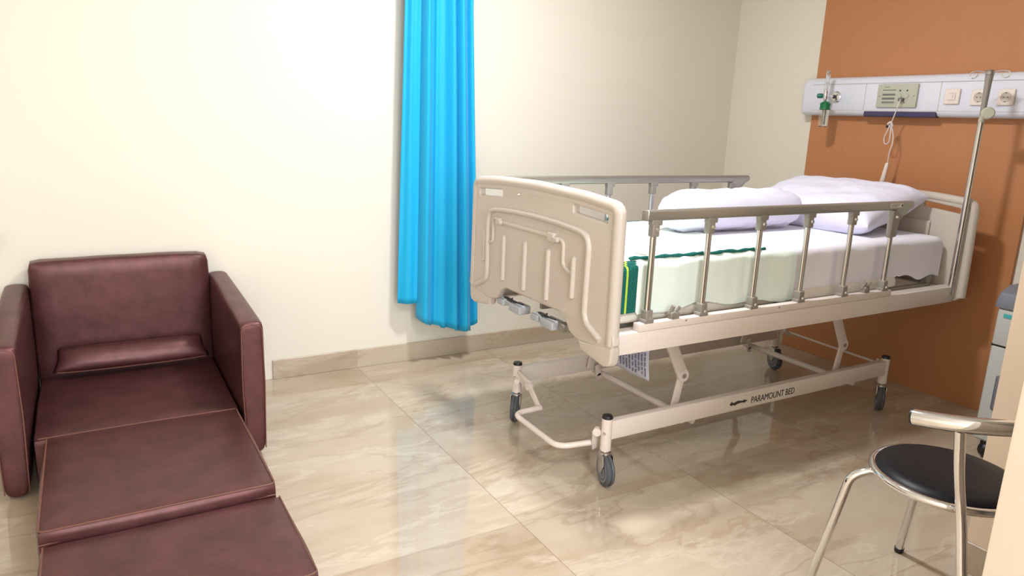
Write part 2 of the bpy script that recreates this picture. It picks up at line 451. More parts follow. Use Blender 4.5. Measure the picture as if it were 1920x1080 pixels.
# a wooden handrail end on the back wall at the left
hr = MB(); hr.box((-5.1, -0.075, 0.735), (-4.101, -0.04, 0.79), bevel=0.008)
t = thing('handrail', 'brown wooden handrail end on the back wall at far left', 'handrail', (-4.6, -0.02, 0.735))
obj('rail', hr, 'wood', t)
br = MB()
for x in (-4.25, -4.95): br.cyl((x, -0.045, 0.76), (x, 0, 0.76), 0.012)
obj('bracket', br, 'steel', t)

# ------------------------------------------------------------------ curtain
def build_curtain():
    t = thing('curtain', 'bright cyan blue curtain gathered against the cream wall by the footboard', 'curtain', (-2.2, -0.12, 0.2))
    def piece(fl, fr, zb, nf, amp, y0, seed, ph=0.0, asym=0.0):
        nz_, nu = 70, 220; P = []
        for i in range(nz_+1):
            f = i/nz_
            row = []
            for j in range(nu+1):
                u = j/nu
                bot = zb(u); z = bot+(2.68-bot)*f
                h = (z-0.2)/2.48
                xl = fl(z); xr = fr(z); x = xl+(xr-xl)*u
                a = amp*(1.0-0.45*h)
                s = 2*PI*nf*u**0.9+ph+0.55*nz(u*2.5, z*0.4, seed)
                y = y0+a*math.sin(s)+0.35*a*math.sin(2.3*s+seed)+0.005*nz(u*5, z*1.0, seed+4)
                x += 0.45*a*math.cos(s)
                row.append((x, min(y, -0.03), z))
            P.append(row)
        return MB().grid(P)
    lerp = lambda a, b, f: a+(b-a)*max(0, min(1, f))
    # wide left edge of the cloth, hem higher
    a = piece(lambda z: lerp(-2.415, -2.375, z/1.86), lambda z: lerp(-2.30, -2.29, z/1.86), lambda u: 0.357-0.004*u, 0.8, 0.016, -0.105, 3.0, 1.0)
    o = obj('curtain_edge', a, 'curtain', t); sol = o.modifiers.new('s', 'SOLIDIFY'); sol.thickness = 0.002
    # gathered body
    hem = lambda u: 0.275-0.10*min(1, u/0.75)**0.8+(0.0 if u < .88 else 0.35*(u-.88)) + 0.012*math.sin(u*26)
    b = piece(lambda z: lerp(-2.315, -2.30, z/1.86), lambda z: lerp(-1.945, -2.03, z/1.86), hem, 4.6, 0.036, -0.14, 8.0, 0.2)
    o = obj('curtain_body', b, 'curtain', t); sol = o.modifiers.new('s', 'SOLIDIFY'); sol.thickness = 0.002
    rl = MB().box((-3.4, -0.135, 2.68), (-0.05, -0.105, 2.70)); 
    for x in (-3.2, -2.2, -0.5): rl.box((x-.01, -.13, 2.70), (x+.01, -.11, 2.75))
    tag(obj('curtain_rail', rl, 'winframe'), 'white curtain rail under the ceiling along the back wall', 'rail')
build_curtain()

# ------------------------------------------------------------------ armchair bed
def puff_box(a, b, bev, puff=0.008, rot=None, piv=None, seed=0, sub=10, wr=0.003):
    """upholstered block: bevelled, subdivided, slightly bulging"""
    t = bmesh.new(); bmesh.ops.create_cube(t, size=1)
    bmesh.ops.subdivide_edges(t, edges=t.edges[:], cuts=sub, use_grid_fill=True)
    a, b = Vector(a), Vector(b); c = (a+b)/2; h = (b-a)/2
    for v in t.verts:
        q = Vector((v.co.x*2*h.x, v.co.y*2*h.y, v.co.z*2*h.z))
        inn = Vector([max(-h[i]+bev, min(h[i]-bev, q[i])) for i in range(3)])
        # spread the sampling so that the corner rounding gets vertices
        d = q-inn
        if d.length > 1e-9: q = inn+d.normalized()*bev
        n = [abs(v.co[i])*2 for i in range(3)]
        for i in range(3):
            if n[i] > .999:
                o1, o2 = [k for k in range(3) if k != i]
                q[i] += math.copysign(puff*(1-(v.co[o1]*2)**2)*(1-(v.co[o2]*2)**2), v.co[i])
        nn = nz(q.x*4+seed, q.y*4, q.z*4, 1.3)
        q += (q.normalized())*nn*wr
        v.co = c+q
    if rot is not None:
        pv = Vector(piv); bmesh.ops.transform(t, matrix=Matrix.Translation(pv) @ rot.to_4x4() @ Matrix.Translation(-pv), verts=t.verts)
    return t
def puff(a, b, bev, **k):
    # remap subdivisions towards the edges
    m = MB(); m.add(puff_box(a, b, bev, **k), True); return m

def build_sofa():
    t = thing('armchair_bed', 'dark burgundy leatherette armchair folded out into a bed by the back wall', 'armchair', (-3.65, -0.9, 0))
    # arms
    for nm, x0, x1 in (('left', -4.098, -4.008), ('right', -3.322, -3.232)):
        m = MB(); prof = [(-.83, .008, .545), (-.60, .008, .556), (-.35, .008, .57), (-.16, .008, .583), (-.035, .008, .583)]
        nW = 14; ring = []
        P = []
        for (y, z0, z1) in [(-.834, .02, .53), (-.83, .008, .545)] + [(-.83+.8*k/16, .008, .545+.04*(k/16)**0.8) for k in range(1, 16)] + [(-.03, .008, .585), (-.025, .02, .57)]:
            row = []
            endt = 1.0 if (-.832 < y < -.028) else 0.82
            cx = (x0+x1)/2; hw = (x1-x0)/2*endt
            rr = 0.032
            loop = [(-.78, 0), (-1, .06), (-1.02, .4), (-1.0, .75)]
            for k in range(0, 9):   # rounded top
                th = PI-PI*k/8; sx = abs(math.cos(th))**0.7*math.copysign(1, math.cos(th)); sz = abs(math.sin(th))**0.55
                loop.append((sx, 'r', sz))
            loop += [(1.0, .75), (1.02, .4), (1, .06), (.78, 0)]
            for q in loop:
                if len(q) == 3: row.append((cx+hw*q[0], y, z1-rr+rr*q[2]))
                else: row.append((cx+hw*q[0]*(1.0 if q[1] > .3 else (.86 if q[1] < .01 else .92)), y, z0+(z1-rr-z0)*q[1]/.8))
            row.append(row[0]); P.append(row)
        m.grid(P)
        m.bm.verts.ensure_lookup_table()
        L = len(P[0])
        for off in (0, (len(P)-1)*L):
            try: f = m.bm.faces.new([m.bm.verts[off+k] for k in range(L-1)]); f.smooth = True
            except ValueError: pass
        bmesh.ops.remove_doubles(m.bm, verts=m.bm.verts, dist=1e-5)
        o = obj('armrest', m, 'leather', t, sharp=180)
        sd = o.modifiers.new('sub', 'SUBSURF'); sd.levels = sd.render_levels = 2
        pp = MB()
        for sx in (-1, 1):
            x = (x0+x1)/2+sx*((x1-x0)/2-.004)
            pp.tube(smooth_path([(x-sx*.006, -.8335, .03), (x, -.8335, .30), (x-sx*.004, -.8335, .525), ((x0+x1)/2, -.8335, .536)], .02), .0022, 6)
        obj('piping', pp, 'stitch', o)
    m = puff((-4.003, -.122, .12), (-3.322, -.025, .682), .022, puff=.006, sub=16, wr=.003)
    o = obj('backrest', m, 'leather', t)
    rows = [('seat', (-3.998, -.81, .03), (-3.328, -.11, .198)), ('seat_extension', (-3.962, -1.462, .012), (-3.334, -.806, .204)), ('foot_extension', (-3.952, -1.915, .010), (-3.328, -1.474, .172))]
    for i, (n, a, b) in enumerate(rows):
        m = puff(a, b, .016, puff=.007, sub=16, seed=i*3, wr=.003)
        o = obj(n, m, 'leather', t)
        p = MB(); x0, x1, y0, y1, z1 = a[0]+.006, b[0]-.006, a[1]+.004, b[1]-.008, b[2]-.001
        if n == 'seat': p.tube([(x0+.01, y0, z1+.003), ((x0+x1)/2, y0-.002, z1+.006), (x1-.01, y0, z1+.003)], .0026, 6)
        if n == 'seat_extension':
            p.tube(smooth_path([(x1-.002, y1, z1-.002), (x1-.001, y0+.01, z1-.002), (x1-.012, y0, z1-.002), (x0+.012, y0, z1-.002), (x0+.001, y0+.01, z1-.002), (x0, y1, z1-.002)], .012), .003, 6)
            p.tube([(x0, y0-.003, .165), (x1, y0-.003, .165)], .0022, 6)
        if n == 'foot_extension':
            p.tube(smooth_path([(x1, y1, z1-.003), (x1, y0+.01, z1-.003), (x1-.012, y0, z1-.003), (x0+.012, y0, z1-.003), (x0, y0+.01, z1-.003), (x0, y1, z1-.003)], .012), .0024, 6)
        obj('piping', p, 'stitch', o)
    # lumbar cushion
    m = MB(); nu, nv = 40, 20; P = []
    for side in (1, -1):
        G = []
        for i in range(nu+1):
            u = -1+2*i/nu; row = []
            for j in range(nv+1):
                v = -1+2*j/nv
                hgt = .034*(1-abs(u)**6)**.6*(1-v*v)**.55*(1+.06*nz(u*3, v*2, 7))
                x = -3.652+.288*u*(1-.04*v)*(1-.03*(1-abs(v)))
                yy = v*.055*(1-.12*abs(u)**4)
                # leaning against the backrest
                cy, cz = -.190, .278
                row.append((x, cy+yy*.55+side*hgt*-.83, cz+yy*.85+side*hgt*.55))
            G.append(row)
        m.grid(G)
    bmesh.ops.remove_doubles(m.bm, verts=m.bm.verts, dist=1e-5)
    c = thing('cushion', 'slim burgundy lumbar cushion leaning on the armchair backrest', 'cushion', (-3.65, -.2, .2))
    obj('cover', m, 'leather', c, sharp=180)
    p = MB(); p.tube([(-3.652+.288*(-1+2*k/20)*.985, -.190-.055*.55*(1-.12*abs(-1+k/10)**4)-.002, .278-.055*.85*(1-.12*abs(-1+k/10)**4)) for k in range(21)], .0022, 6)
    obj('seam', p, 'stitch', c)
build_sofa()

# ------------------------------------------------------------------ hospital bed
BED = thing('hospital_bed', 'beige adjustable hospital bed on castors with raised side rails', 'bed', (-1.28, -1.29, 0))
YC = -1.30
def mirror(pts): return pts+[(2*YC-a, b) for a, b in reversed(pts)]
def build_boards():
    # footboard outline in (y, z), near half (y from centre to near edge), mirrored
    near = [(-1.30, .660), (-1.49, .660), (-1.535, .640), (-1.560, .605), (-1.60, .590), (-1.64, .588), (-1.80, .604), (-1.812, .622), (-1.806, .655), (-1.793, .672), (-1.790, .90), (-1.790, 1.035), (-1.782, 1.056), (-1.762, 1.070), (-1.60, 1.083), (-1.30, 1.090)]
    far = [(2*YC-a, b) for a, b in near[1:-1]][::-1]
    out = near+far
    s1 = [(-1.545, 1.022), (-1.738, 1.010), (-1.738, 1.038), (-1.545, 1.050)]
    s2 = [(2*YC-a, b) for a, b in s1][::-1]
    fb = plate([out, round_poly(s1, .008), round_poly(s2, .008)], lambda a, b, c: (-2.325+c, a, b), .030, .006)
    F = obj('footboard', fb, 'plastic', BED)
    m = MB()      # thick rim
    rim = [(-2.325, -1.787, .615), (-2.325, -1.787, .66), (-2.325, -1.782, 1.00), (-2.325, -1.782, 1.065), (-2.325, -1.60, 1.080), (-2.325, -1.30, 1.088), (-2.325, -1.0, 1.080), (-2.325, -.818, 1.065), (-2.325, -.818, 1.00), (-2.325, -.813, .66), (-2.325, -.813, .615)]
    sp = smooth_path(rim[:4]+rim[4:5]+rim[5:6]+rim[6:7]+rim[7:], .035, 6)
    m.tube(sp, .021, 18)
    obj('rim', m, 'plastic', F)
    m = MB()      # bottom lips of both feet
    for s in (1, -1):
        o = [(-1.632, .556), (-1.765, .536), (-1.792, .545), (-1.802, .560), (-1.806, .612), (-1.64, .590), (-1.615, .592)]
        if s < 0: o = [(2*YC-a, b) for a, b in o][::-1]
        m.add(plate([o], lambda a, b, c: (-2.321+c, a, b), .038, .008), True)
    obj('foot_lip', m, 'plastic', F)
    m = MB(); xo = -2.341      # raised outline on the outer face
    half = [(-1.745, .622), (-1.665, .658), (-1.648, .690), (-1.652, .925), (-1.635, .957), (-1.585, .968), (-1.45, .976)]
    full = half+[(-1.30, .979)]+[(2*YC-a, b) for a, b in half[::-1]]
    m.tube(smooth_path([(xo, a, b) for a, b in full], .025, 5), .0115, 12, flat=1.0)
    obj('raised_outline', m, 'plastic', F)
    m = MB()
    for a, b0, b1 in ((-.925, .742, .868), (-1.085, .690, .868), (-1.248, .684, .868), (-1.41, .684, .868), (-1.570, .728, .868)):
        m.tube([(xo+.002, a, b0-.006), (xo, a, b0), (xo, a, (b0+b1)/2), (xo, a, b1), (xo+.002, a, b1+.006)], [.003, .0105, .0105, .0105, .003], 12)
    obj('rib', m, 'plastic', F)
    m = MB()      # moulded crank-shaped relief
    m.tube(smooth_path([(xo, -.932, .828), (xo, -.985, .828), (xo, -.993, .838), (xo, -.993, .922), (xo, -1.003, .930), (xo, -1.02, .930)], .01), .0065, 10)
    m.tube(smooth_path([(xo, -1.565, .813), (xo, -1.53, .818), (xo, -1.505, .835), (xo, -1.503, .905), (xo, -1.49, .918), (xo, -1.46, .922)], .014), .0075, 10)
    m.box((xo-.012, -1.062, .908), (xo+.004, -1.022, .938), bevel=.004); m.box((xo-.016, -1.075, .914), (xo+.004, -1.055, .930), bevel=.003)
    m.box((xo-.014, -1.455, .902), (xo+.004, -1.41, .938), bevel=.005); m.box((xo-.016, -1.48, .908), (xo+.004, -1.45, .925), bevel=.003)
    m.tube([(xo+.002, -1.07, .921), (xo+.002, -1.42, .921)], .0095, 10)
    obj('crank_relief', m, 'plastic', F)
    m = MB().lathe([(.0, .004), (.0045, .004), (.006, 0)], (xo+.001, -1.18, 1.045), (-1, 0, 0), 14); obj('screw', m, 'bolt', F)
    # headboard
    xh = -.245
    out = [(-1.30, .600), (-1.60, .600), (-1.66, .575), (-1.77, .570), (-1.795, .588), (-1.800, .62), (-1.790, .66), (-1.790, 1.0), (-1.782, 1.022), (-1.762, 1.036), (-1.60, 1.05), (-1.30, 1.056)]
    out = out+[(2*YC-a, b) for a, b in out[1:-1]][::-1]
    s1 = [(-1.545, .996), (-1.725, .978), (-1.725, 1.004), (-1.545, 1.022)]
    s2 = [(2*YC-a, b) for a, b in s1][::-1]
    H = obj('headboard', plate([out, round_poly(s1, .008), round_poly(s2, .008)], lambda a, b, c: (xh+c, a, b), .03, .006), 'plastic', BED)
    m = MB(); m.tube(smooth_path([(xh, -1.787, .59), (xh, -1.787, .66), (xh, -1.778, 1.032), (xh, -1.60, 1.046), (xh, -1.30, 1.053), (xh, -1.0, 1.046), (xh, -.822, 1.032), (xh, -.813, .66), (xh, -.813, .59)], .035), .021, 18)
    obj('rim', m, 'plastic', H)
    m = MB(); m.box((xh-.03, -1.60, .70), (xh-.012, -1.0, .93), bevel=.006); obj('inner_panel', m, 'plastic', H)
build_boards()

def build_frame():
    m = MB()
    for (y0, y1) in ((-1.765, -1.735), (-.865, -.835)):
        m.box((-2.305, y0, .565), (-.262, y1, .640), bevel=.004, seg=2)
    near = -1
    for s, y in ((-1, -1.735), (1, -.865)):
        m.box((-2.305, min(y, y-s*.045), .565), (-.262, max(y, y-s*.045), .571))
        m.box((-2.305, min(y, y-s*.030), .634), (-.262, max(y, y-s*.030), .640))
    m.box((-2.30, -1.735, .640), (-2.262, -.865, .652), bevel=.003, seg=1); m.box((-.305, -1.735, .575), (-.265, -.865, .63), bevel=.003, seg=1)
    for x in (-1.88, -1.30, -.82): m.box((x-.02, -1.735, .572), (x+.02, -.865, .61), bevel=.003, seg=1)
    F = obj('upper_frame', m, 'frame', BED)
    m = MB(); m.cyl((-.262, -1.755, .60), (-.259, -1.755, .60), .008); obj('bolt', m, 'bolt', F)
    # deck panels under the mattress
    for (a, b) in ((-2.290, -1.86), (-1.85, -1.44), (-1.42, -1.02), (-1.0, -.64)):
        m = MB(); m.box((a, -1.705, .652), (b, -.895, .700), bevel=.016, seg=3)
        D = obj('deck_panel', m, 'deckw', BED)
    m = MB(); m.box((-.75, -1.70, .612), (-.36, -1.675, .650), bevel=.003); m.box((-.37, -1.69, .60), (-.34, -1.66, .70), bevel=.003)
    m.box((-2.2, -1.67, .612), (-.8, -1.63, .652)); m.box((-2.2, -.97, .612), (-.36, -.93, .652))
    obj('deck_support', m, 'bracket', BED)
build_frame()

def build_rail(y, s, zt, label):
    """side rail; s=-1 near the camera side (outer face towards -y)"""
    m = MB()
    m.box((-2.198, y-.016, .640), (-.775, y+.016, .668), bevel=.003, seg=2)
    R = obj('side_rail', m, 'frame', BED)
    m = MB()
    # hand bar with a drooped grip at the head end
    m.box((-2.196, y-.013, zt-.037), (-.74, y+.013, zt), bevel=.008, seg=3)
    o = [(-.80, zt-.0005), (-.716, zt-.0005), (-.703, zt-.010), (-.705, zt-.028), (-.735, zt-.040), (-.755, zt-.058), (-.775, zt-.066), (-.80, zt-.062), (-.835, zt-.038)]
    m.add(plate([o[::-1]], lambda a, b, c: (a, y+c, b), .027, .006), True)
    obj('hand_bar', m, 'alu', R)
    m = MB(); m.box((-2.2005, y-.013, zt-.036), (-2.195, y+.013, zt-.001), bevel=.002); obj('end_cap', m, 'bracket', R)
    m = MB(); m.box((-.878, y+s*.0135, zt-.025), (-.790, y+s*.0138, zt-.008)); m.box((-.878, y+s*.0132, zt-.025), (-.790, y+s*.0137, zt-.008))
    L = obj('sticker', m, 'label', R)
    m = MB(); m.box((-.800, y+s*.0137, zt-.021), (-.793, y+s*.0143, zt-.012))
    for k in range(3): m.box((-.872, y+s*.0137, zt-.0125-.0045*k), (-.812-.01*k, y+s*.0141, zt-.0110-.0045*k))
    obj('sticker_print', m, 'print', R)
    xs = (-2.155, -1.900, -1.640, -1.372, -1.102, -.824)
    for i, x in enumerate(xs):
        m = MB(); top = zt-.075 if i < 5 else zt-.145
        m.tube([(x, y, .690), (x, y, top)], .0125, 14, flat=.8, up=(0, 1, 0))
        obj('post', m, 'steel', R)
        m = MB()
        if i < 5:
            m.box((x-.017, y-.012, zt-.052), (x+.027, y+.012, zt-.032), bevel=.003)
            m.box((x-.014, y-.013, zt-.090), (x+.016, y+.013, zt-.048), bevel=.004)
        else:
            m.add(plate([[(x-.02, zt-.038), (x-.018, zt-.145), (x-.012, zt-.155), (x+.022, zt-.150), (x+.030, zt-.085), (x+.060, zt-.055), (x+.060, zt-.038)]], lambda a, b, c: (a, y+c, b), .026, .004), True)
        obj('top_bracket', m, 'bracket', R)
        m = MB(); m.lathe([(0, .005), (.006, .005), (.0085, 0)], (x+.006, y+s*.0125, zt-.066), (0, s, 0), 16)
        m.lathe([(0, .004), (.005, .004), (.007, 0)], (x+.006, y+s*.0155, .682), (0, s, 0), 16)
        obj('bolt', m, 'bolt', R)
        m = MB(); m.box((x-.020, y-.016, .664), (x+.022, y+.016, .680), bevel=.003); m.box((x-.014, y-.015, .668), (x+.016, y+.015, .712), bevel=.004)
        obj('foot_bracket', m, 'bracket', R)
    for x in ((-2.03, -.945) if s < 0 else (-.945,)):
        m = MB(); m.box((x-.018, y-.012, .668), (x+.018, y+.012, .690), bevel=.003); m.tube([(x-.016, y-.004*s, .685), (x-.01, y+s*.006, .715)], .008, 10); m.tube([(x+.008, y, .685), (x+.016, y+s*.01, .712)], .006, 10)
        m.cyl((x-.02, y+s*.012, .688), (x-.02, y+s*.022, .688), .008)
        obj('latch', m, 'bracket', R)
    m = MB()
    for x in (-1.985, -1.5): m.cyl((x, y+s*.014, .660), (x, y+s*.018, .660), .004, 10)
    obj('screw', m, 'bolt', R)
build_rail(-1.752, -1, 1.053, '')
build_rail(-.842, 1, 1.086, '')

def build_base():
    m = MB()
    for y in (-1.607, -.955):
        m.box((-2.172, y-.016, .178), (-.462, y+.016, .252), bevel=.004, seg=2)
    B = obj('base_frame', m, 'frame', BED)
    for x in (-1.725, -.685):
        m = MB(); m.cyl((x, -1.60, .165), (x, -.93, .165), .014); obj('cross_tube', m, 'frame', B)
    m = MB(); m.cyl((-.40, -1.57, .205), (-.40, -.96, .215), .006, 10); m.obar((-.40, -1.56, .20), (-.455, -1.56, .235), .012, .02); m.obar((-.40, -1.0, .20), (-.455, -1.0, .235), .012, .02)
    obj('head_rod', m, 'frame', B)
    for (x, y, h) in ((-2.172, -1.607, 15), (-2.172, -.955, 40), (-.462, -1.607, 50), (-.462, -.955, 18)):
        m = MB(); m.cyl((x, y, .135), (x, y, .262), .0205); P = obj('corner_post', m, 'frame', B)
        m = MB(); m.lathe([(.0205, 0), (.021, .004), (.018, .012), (0, .014)], (x, y, .261), (0, 0, 1), 24); obj('post_cap', m, 'black', B)
        a = math.radians(205); m = MB(); m.lathe([(0, .003), (.005, .003), (.007, 0)], (x+.0200*math.cos(a), y+.020*math.sin(a), .205), (math.cos(a), math.sin(a), 0), 12)
        m.lathe([(0, .004), (.002, .004)], (x, y, .2), (0, 0, 1), 6); obj('bolt', m, 'bolt', B)
        # castor
        m = MB(); m.lathe([(0, .138), (.017, .138), (.017, .130), (.024, .127), (.024, .112), (0, .112)], (x, y, 0), (0, 0, 1), 24)
        hv = Vector((math.sin(math.radians(h)), math.cos(math.radians(h)), 0)); nv = Vector((hv.y, -hv.x, 0)); c = Vector((x, y, .060))-hv*.018
        for s in (1, -1):
            o = [(-.028, .122), (-.030, .110), (-.034, .085), (-.012, .048), (.006, .048), (.026, .090), (.028, .122)]
            m.add(plate([o], lambda p, q, d, s=s: tuple(Vector((x, y, 0))-hv*(p*-1+.006)+nv*(s*.0205+d)+Vector((0, 0, q))), .003, .0008, 1), True)
        K = obj('castor', m, 'steel', BED)
        w = MB()
        for s in (1, -1):
            w.lathe([(.030, s*.0165), (.050, s*.0165), (.0565, s*.014), (.060, s*.009), (.0585, s*.003), (.054, s*.0015)], c, nv, 32)
        w.lathe([(.054, -.0016), (.054, .0016)], c, nv, 32)
        W = obj('wheel', w, 'rubber', K)
        w = MB()
        for s in (1, -1): w.lathe([(0, s*.014), (.010, s*.016), (.012, s*.012), (.028, s*.012), (.031, s*.0160), (.044, s*.0172), (.046, s*.0160)], c, nv, 32)
        obj('wheel_hub', w, 'wheelhub', K)
    # lifting linkage: two pairs of arms
    for x, y in ((-1.78, -1.560), (-1.78, -1.0), (-.76, -1.560), (-.76, -1.0)):
        d = 0 if x < -1 else .0
        m = MB()
        up = [(x-.105+d, .570), (x+.015, .352)]; lo = [(x+.012, .352), (x-.004, .262), (x+.034, .165)]
        m.obar((up[0][0], y, up[0][1]), (up[1][0], y, up[1][1]), .012, .052, up=(1, 0, .5), bevel=.003)
        m.obar((up[1][0], y+.004, up[1][1]+.01), (x-.018, y+.004, .20), .010, .036, up=(1, 0, .1), bevel=.003)
        m.cyl((up[1][0], y-.008, up[1][1]), (up[1][0], y+.008, up[1][1]), .026)
        A = obj('lift_arm', m, 'frame', BED)
        m = MB(); m.obar((x+.020, y, .215), (x+.034, y, .160), .012, .028, up=(1, 0, .1), bevel=.003); m.cyl((x+.034, y-.006, .158), (x+.034, y+.006, .158), .015)
        obj('pivot_plate', m, 'frame', BED)
        m = MB(); m.lathe([(0, .006), (.009, .006), (.010, 0)], (up[1][0], y-.008, up[1][1]), (0, -1, 0), 6); obj('bolt', m, 'bracket', A)
    # long side push bars under the deck
    m = MB(); m.box((-2.1, -1.02, .525), (-.62, -1.0, .555)); obj('push_bar', m, 'bracket', BED)
    # brake pedal
    m = MB(); z = .125
    m.tube(smooth_path([(-2.175, -1.165, .135), (-2.31, -1.165, .132), (-2.315, -1.50, .128), (-2.175, -1.545, .14)], .05), .0115, 14)
    Pd = obj('brake_pedal', m, 'frame', BED)
    m = MB()
    m.obar((-2.178, -1.160, .125), (-2.188, -1.085, .205), .008, .030, bevel=.003)
    m.cyl((-2.20, -1.085, .205), (-2.18, -1.085, .205), .016); m.obar((-2.185, -1.085, .215), (-2.180, -.975, .232), .010, .022, bevel=.002)
    m.obar((-2.176, -1.552, .118), (-2.196, -1.572, .205), .030, .006, up=(0, 1, 0), bevel=.002)
    m.cyl((-2.20, -1.585, .20), (-2.185, -1.570, .20), .016)
    m.cyl((-2.20, -1.0, .20), (-2.19, -.975, .20), .012)
    m.obar((-2.19, -.975, .215), (-2.15, -1.06, .185), .006, .03)
    obj('pedal_link', m, 'frame', Pd)
    # label and lettering on the near base beam
    yb = -1.6235
    m = MB(); m.box((-1.575, yb-.0006, .186), (-1.135, yb+.001, .240)); L = obj('name_label', m, 'label', BED)
    m = MB(); m.add(text_bm('PARAMOUNT BED', .042, lambda a, b, c: (-1.420+a*.80, yb-.0012-c, .197+b)))
    obj('lettering', m, 'print', L)
    m = MB()   # arrow-like emblem
    def st(pts, r=.0022): m.tube([(a, yb-.001, b) for a, b in pts], r, 6)
    cz = .212
    m.add(plate([[(-1.548, cz), (-1.535, cz+.011), (-1.530, cz+.004), (-1.515, cz+.005), (-1.500, cz+.010), (-1.470, cz+.005), (-1.462, cz+.009), (-1.442, cz+.002), (-1.462, cz-.006), (-1.470, cz-.002), (-1.500, cz-.003), (-1.515, cz-.009), (-1.530, cz-.004), (-1.535, cz-.009)][::-1]], lambda a, b, c: (a, yb-.001+c, b), .0012, .0003, 1), False)
    obj('emblem', m, 'print', L)
build_base()

def build_cranks():
    for (y0, y1, wt) in ((-1.01, -1.205, 0), (-1.275, -1.440, 0), (-1.455, -1.50, 1)):
        m = MB(); z = .588
        if wt: m.cyl((-2.31, -1.472, .585), (-2.27, -1.472, .585), .016); m.box((-2.30, -1.50, .575), (-2.27, -1.44, .60), bevel=.004)
        else:
            m.box((-2.325, y0-.055, z-.016), (-2.275, y0-.002, z+.012), bevel=.006)
            m.box((-2.330, y1, z-.020), (-2.275, y1+.085, z+.014), bevel=.006)
            m.box((-2.315, y1+.07, z-.010), (-2.285, y0-.04, z+.008), bevel=.004)
        K = obj('crank_handle', m, 'greyplas' if not wt else 'bracket', BED)
        if not wt:
            m = MB(); m.obar((-2.30, y0-.03, z+.014), (-2.31, y1+.06, z+.018), .012, .006)
            m.tube(smooth_path([(-2.27, y0-.04, z+.010), (-2.31, (y0+y1)/2, z+.013), (-2.30, y1+.02, z+.016)], .05), .003, 6); obj('crank_rod', m, 'black', K)
build_cranks()
# hanging instruction sheet under the foot end
t = thing('instruction_sheet', 'pale lilac printed sheet hanging below the bed frame near the footboard', 'paper', (-1.988, -1.50, .375))
P = []
for i in range(9):
    z = .375+.2*i/8
    P.append([(-1.990+.006*math.sin(2.5*z*9)+.004*math.cos(j), -1.602+.25*j/8, z) for j in range(9)])
o = obj('sheet', MB().grid(P), 'paper', t); sd = o.modifiers.new('s', 'SOLIDIFY'); sd.thickness = .0008
m = MB()
for k in range(12):
    y = -1.594+.0185*k
    z1 = random.uniform(.50, .555); z0 = .39+random.uniform(0, .015)
    for q in range(6):
        a = z0+(z1-z0)*q/6; b = a+(z1-z0)/6*random.uniform(.6, .95)
        m.obar((-1.9975+.006*math.sin(2.5*a*9), y, a), (-1.9975+.006*math.sin(2.5*b*9), y, b), .002, .0045, up=(0, 1, 0), bevel=0)
obj('print_lines', m, 'ink', t)

# ------------------------------------------------------------------ mattress, sheet, blanket, pillows
tag(obj('mattress', MB().box((-2.262, -1.685, .700), (-.300, -.905, .862), bevel=.03), 'sheet'), 'thin mattress under the white sheet on the hospital bed', 'mattress')
def fold(s, lo, hi, r, drop):
    """arc-length s in [lo-drop, hi+drop] -> (position, drop) rounding the edge with radius r"""
    def side(d):      # d: distance past the start of the rounding
        if d < 0: return (0, 0, d)
        if d < r*PI/2: th = d/r; return (r*math.sin(th)-r, r*(1-math.cos(th)), 0)
        return (0, r+(d-r*PI/2), 0)
    if s > hi-r:
        a = side(s-(hi-r)); return (hi+a[0] if s-(hi-r) >= 0 else s, a[1])
    if s < lo+r:
        a = side((lo+r)-s); return (lo-a[0], a[1])
    return (s, 0)
def sheet_grid(x0, x1, y0, y1, zt, r, hem, xr=None, nx=150, ny=110, amp=.004, xdrop=(1, 1), seed=0, dropmax=.24):
    P = []; info = []
    for i in range(nx+1):
        row = []
        ex0 = dropmax if xdrop[0] else 0; ex1 = dropmax if xdrop[1] else 0
        fi = i/nx
        for j in range(ny+1):
            sy = y0-dropmax+(y1-y0+2*dropmax)*j/ny
            X1 = xr(sy) if xr else x1
            sx = x0-ex0+(X1-x0+ex0+ex1)*fi
            X, dx = fold(sx, x0 if xdrop[0] else -99, X1 if xdrop[1] else 99, r, dropmax)
            Y, dy = fold(sy, y0, y1, r, dropmax)
            z = zt-dx-dy
            h = hem(X, Y)
            zc = max(z, h)
            dd = min(1, (zt-zc)/(zt-h+1e-6))
            n1 = nz(X*7+seed, Y*3, z*2); n2 = nz(X*19+seed, Y*17, 3.3)
            if dy > r*.8: Y += (-1 if sy < (y0+y1)/2 else 1)*(amp*2.2*n1+amp*.8*n2)*min(1, dy/.05)
            if dx > r*.8: X += (-1 if sx < (x0+X1)/2 else 1)*(amp*1.2*n1)*min(1, dx/.05)
            if dx < r*.3 and dy < r*.3: zc += amp*.6*nz(X*4+seed, Y*4, 9)+amp*.25*n2
            row.append((X, Y, zc))
        P.append(row)
    return P
def hem_sheet(x, y):
    if y > -1.3: return .69
    if x < -1.1: return .690+.006*math.sin(x*17)
    if x < -.72: return .690-.020*(x+1.1)/.38+.005*math.sin(x*23)
    if x < -.62: return .675+.03*(x+.72)/.1
    return .700-.02*math.sin((x+.62)*6)+.010*math.sin(x*31)
P = sheet_grid(-2.268, -.293, -1.694, -.898, .869, .030, hem_sheet, amp=.003, seed=2)
o = tag(obj('bed_sheet', MB().grid(P), 'sheet', sharp=180), 'plain white bed sheet draped over the whole hospital mattress', 'bed sheet')
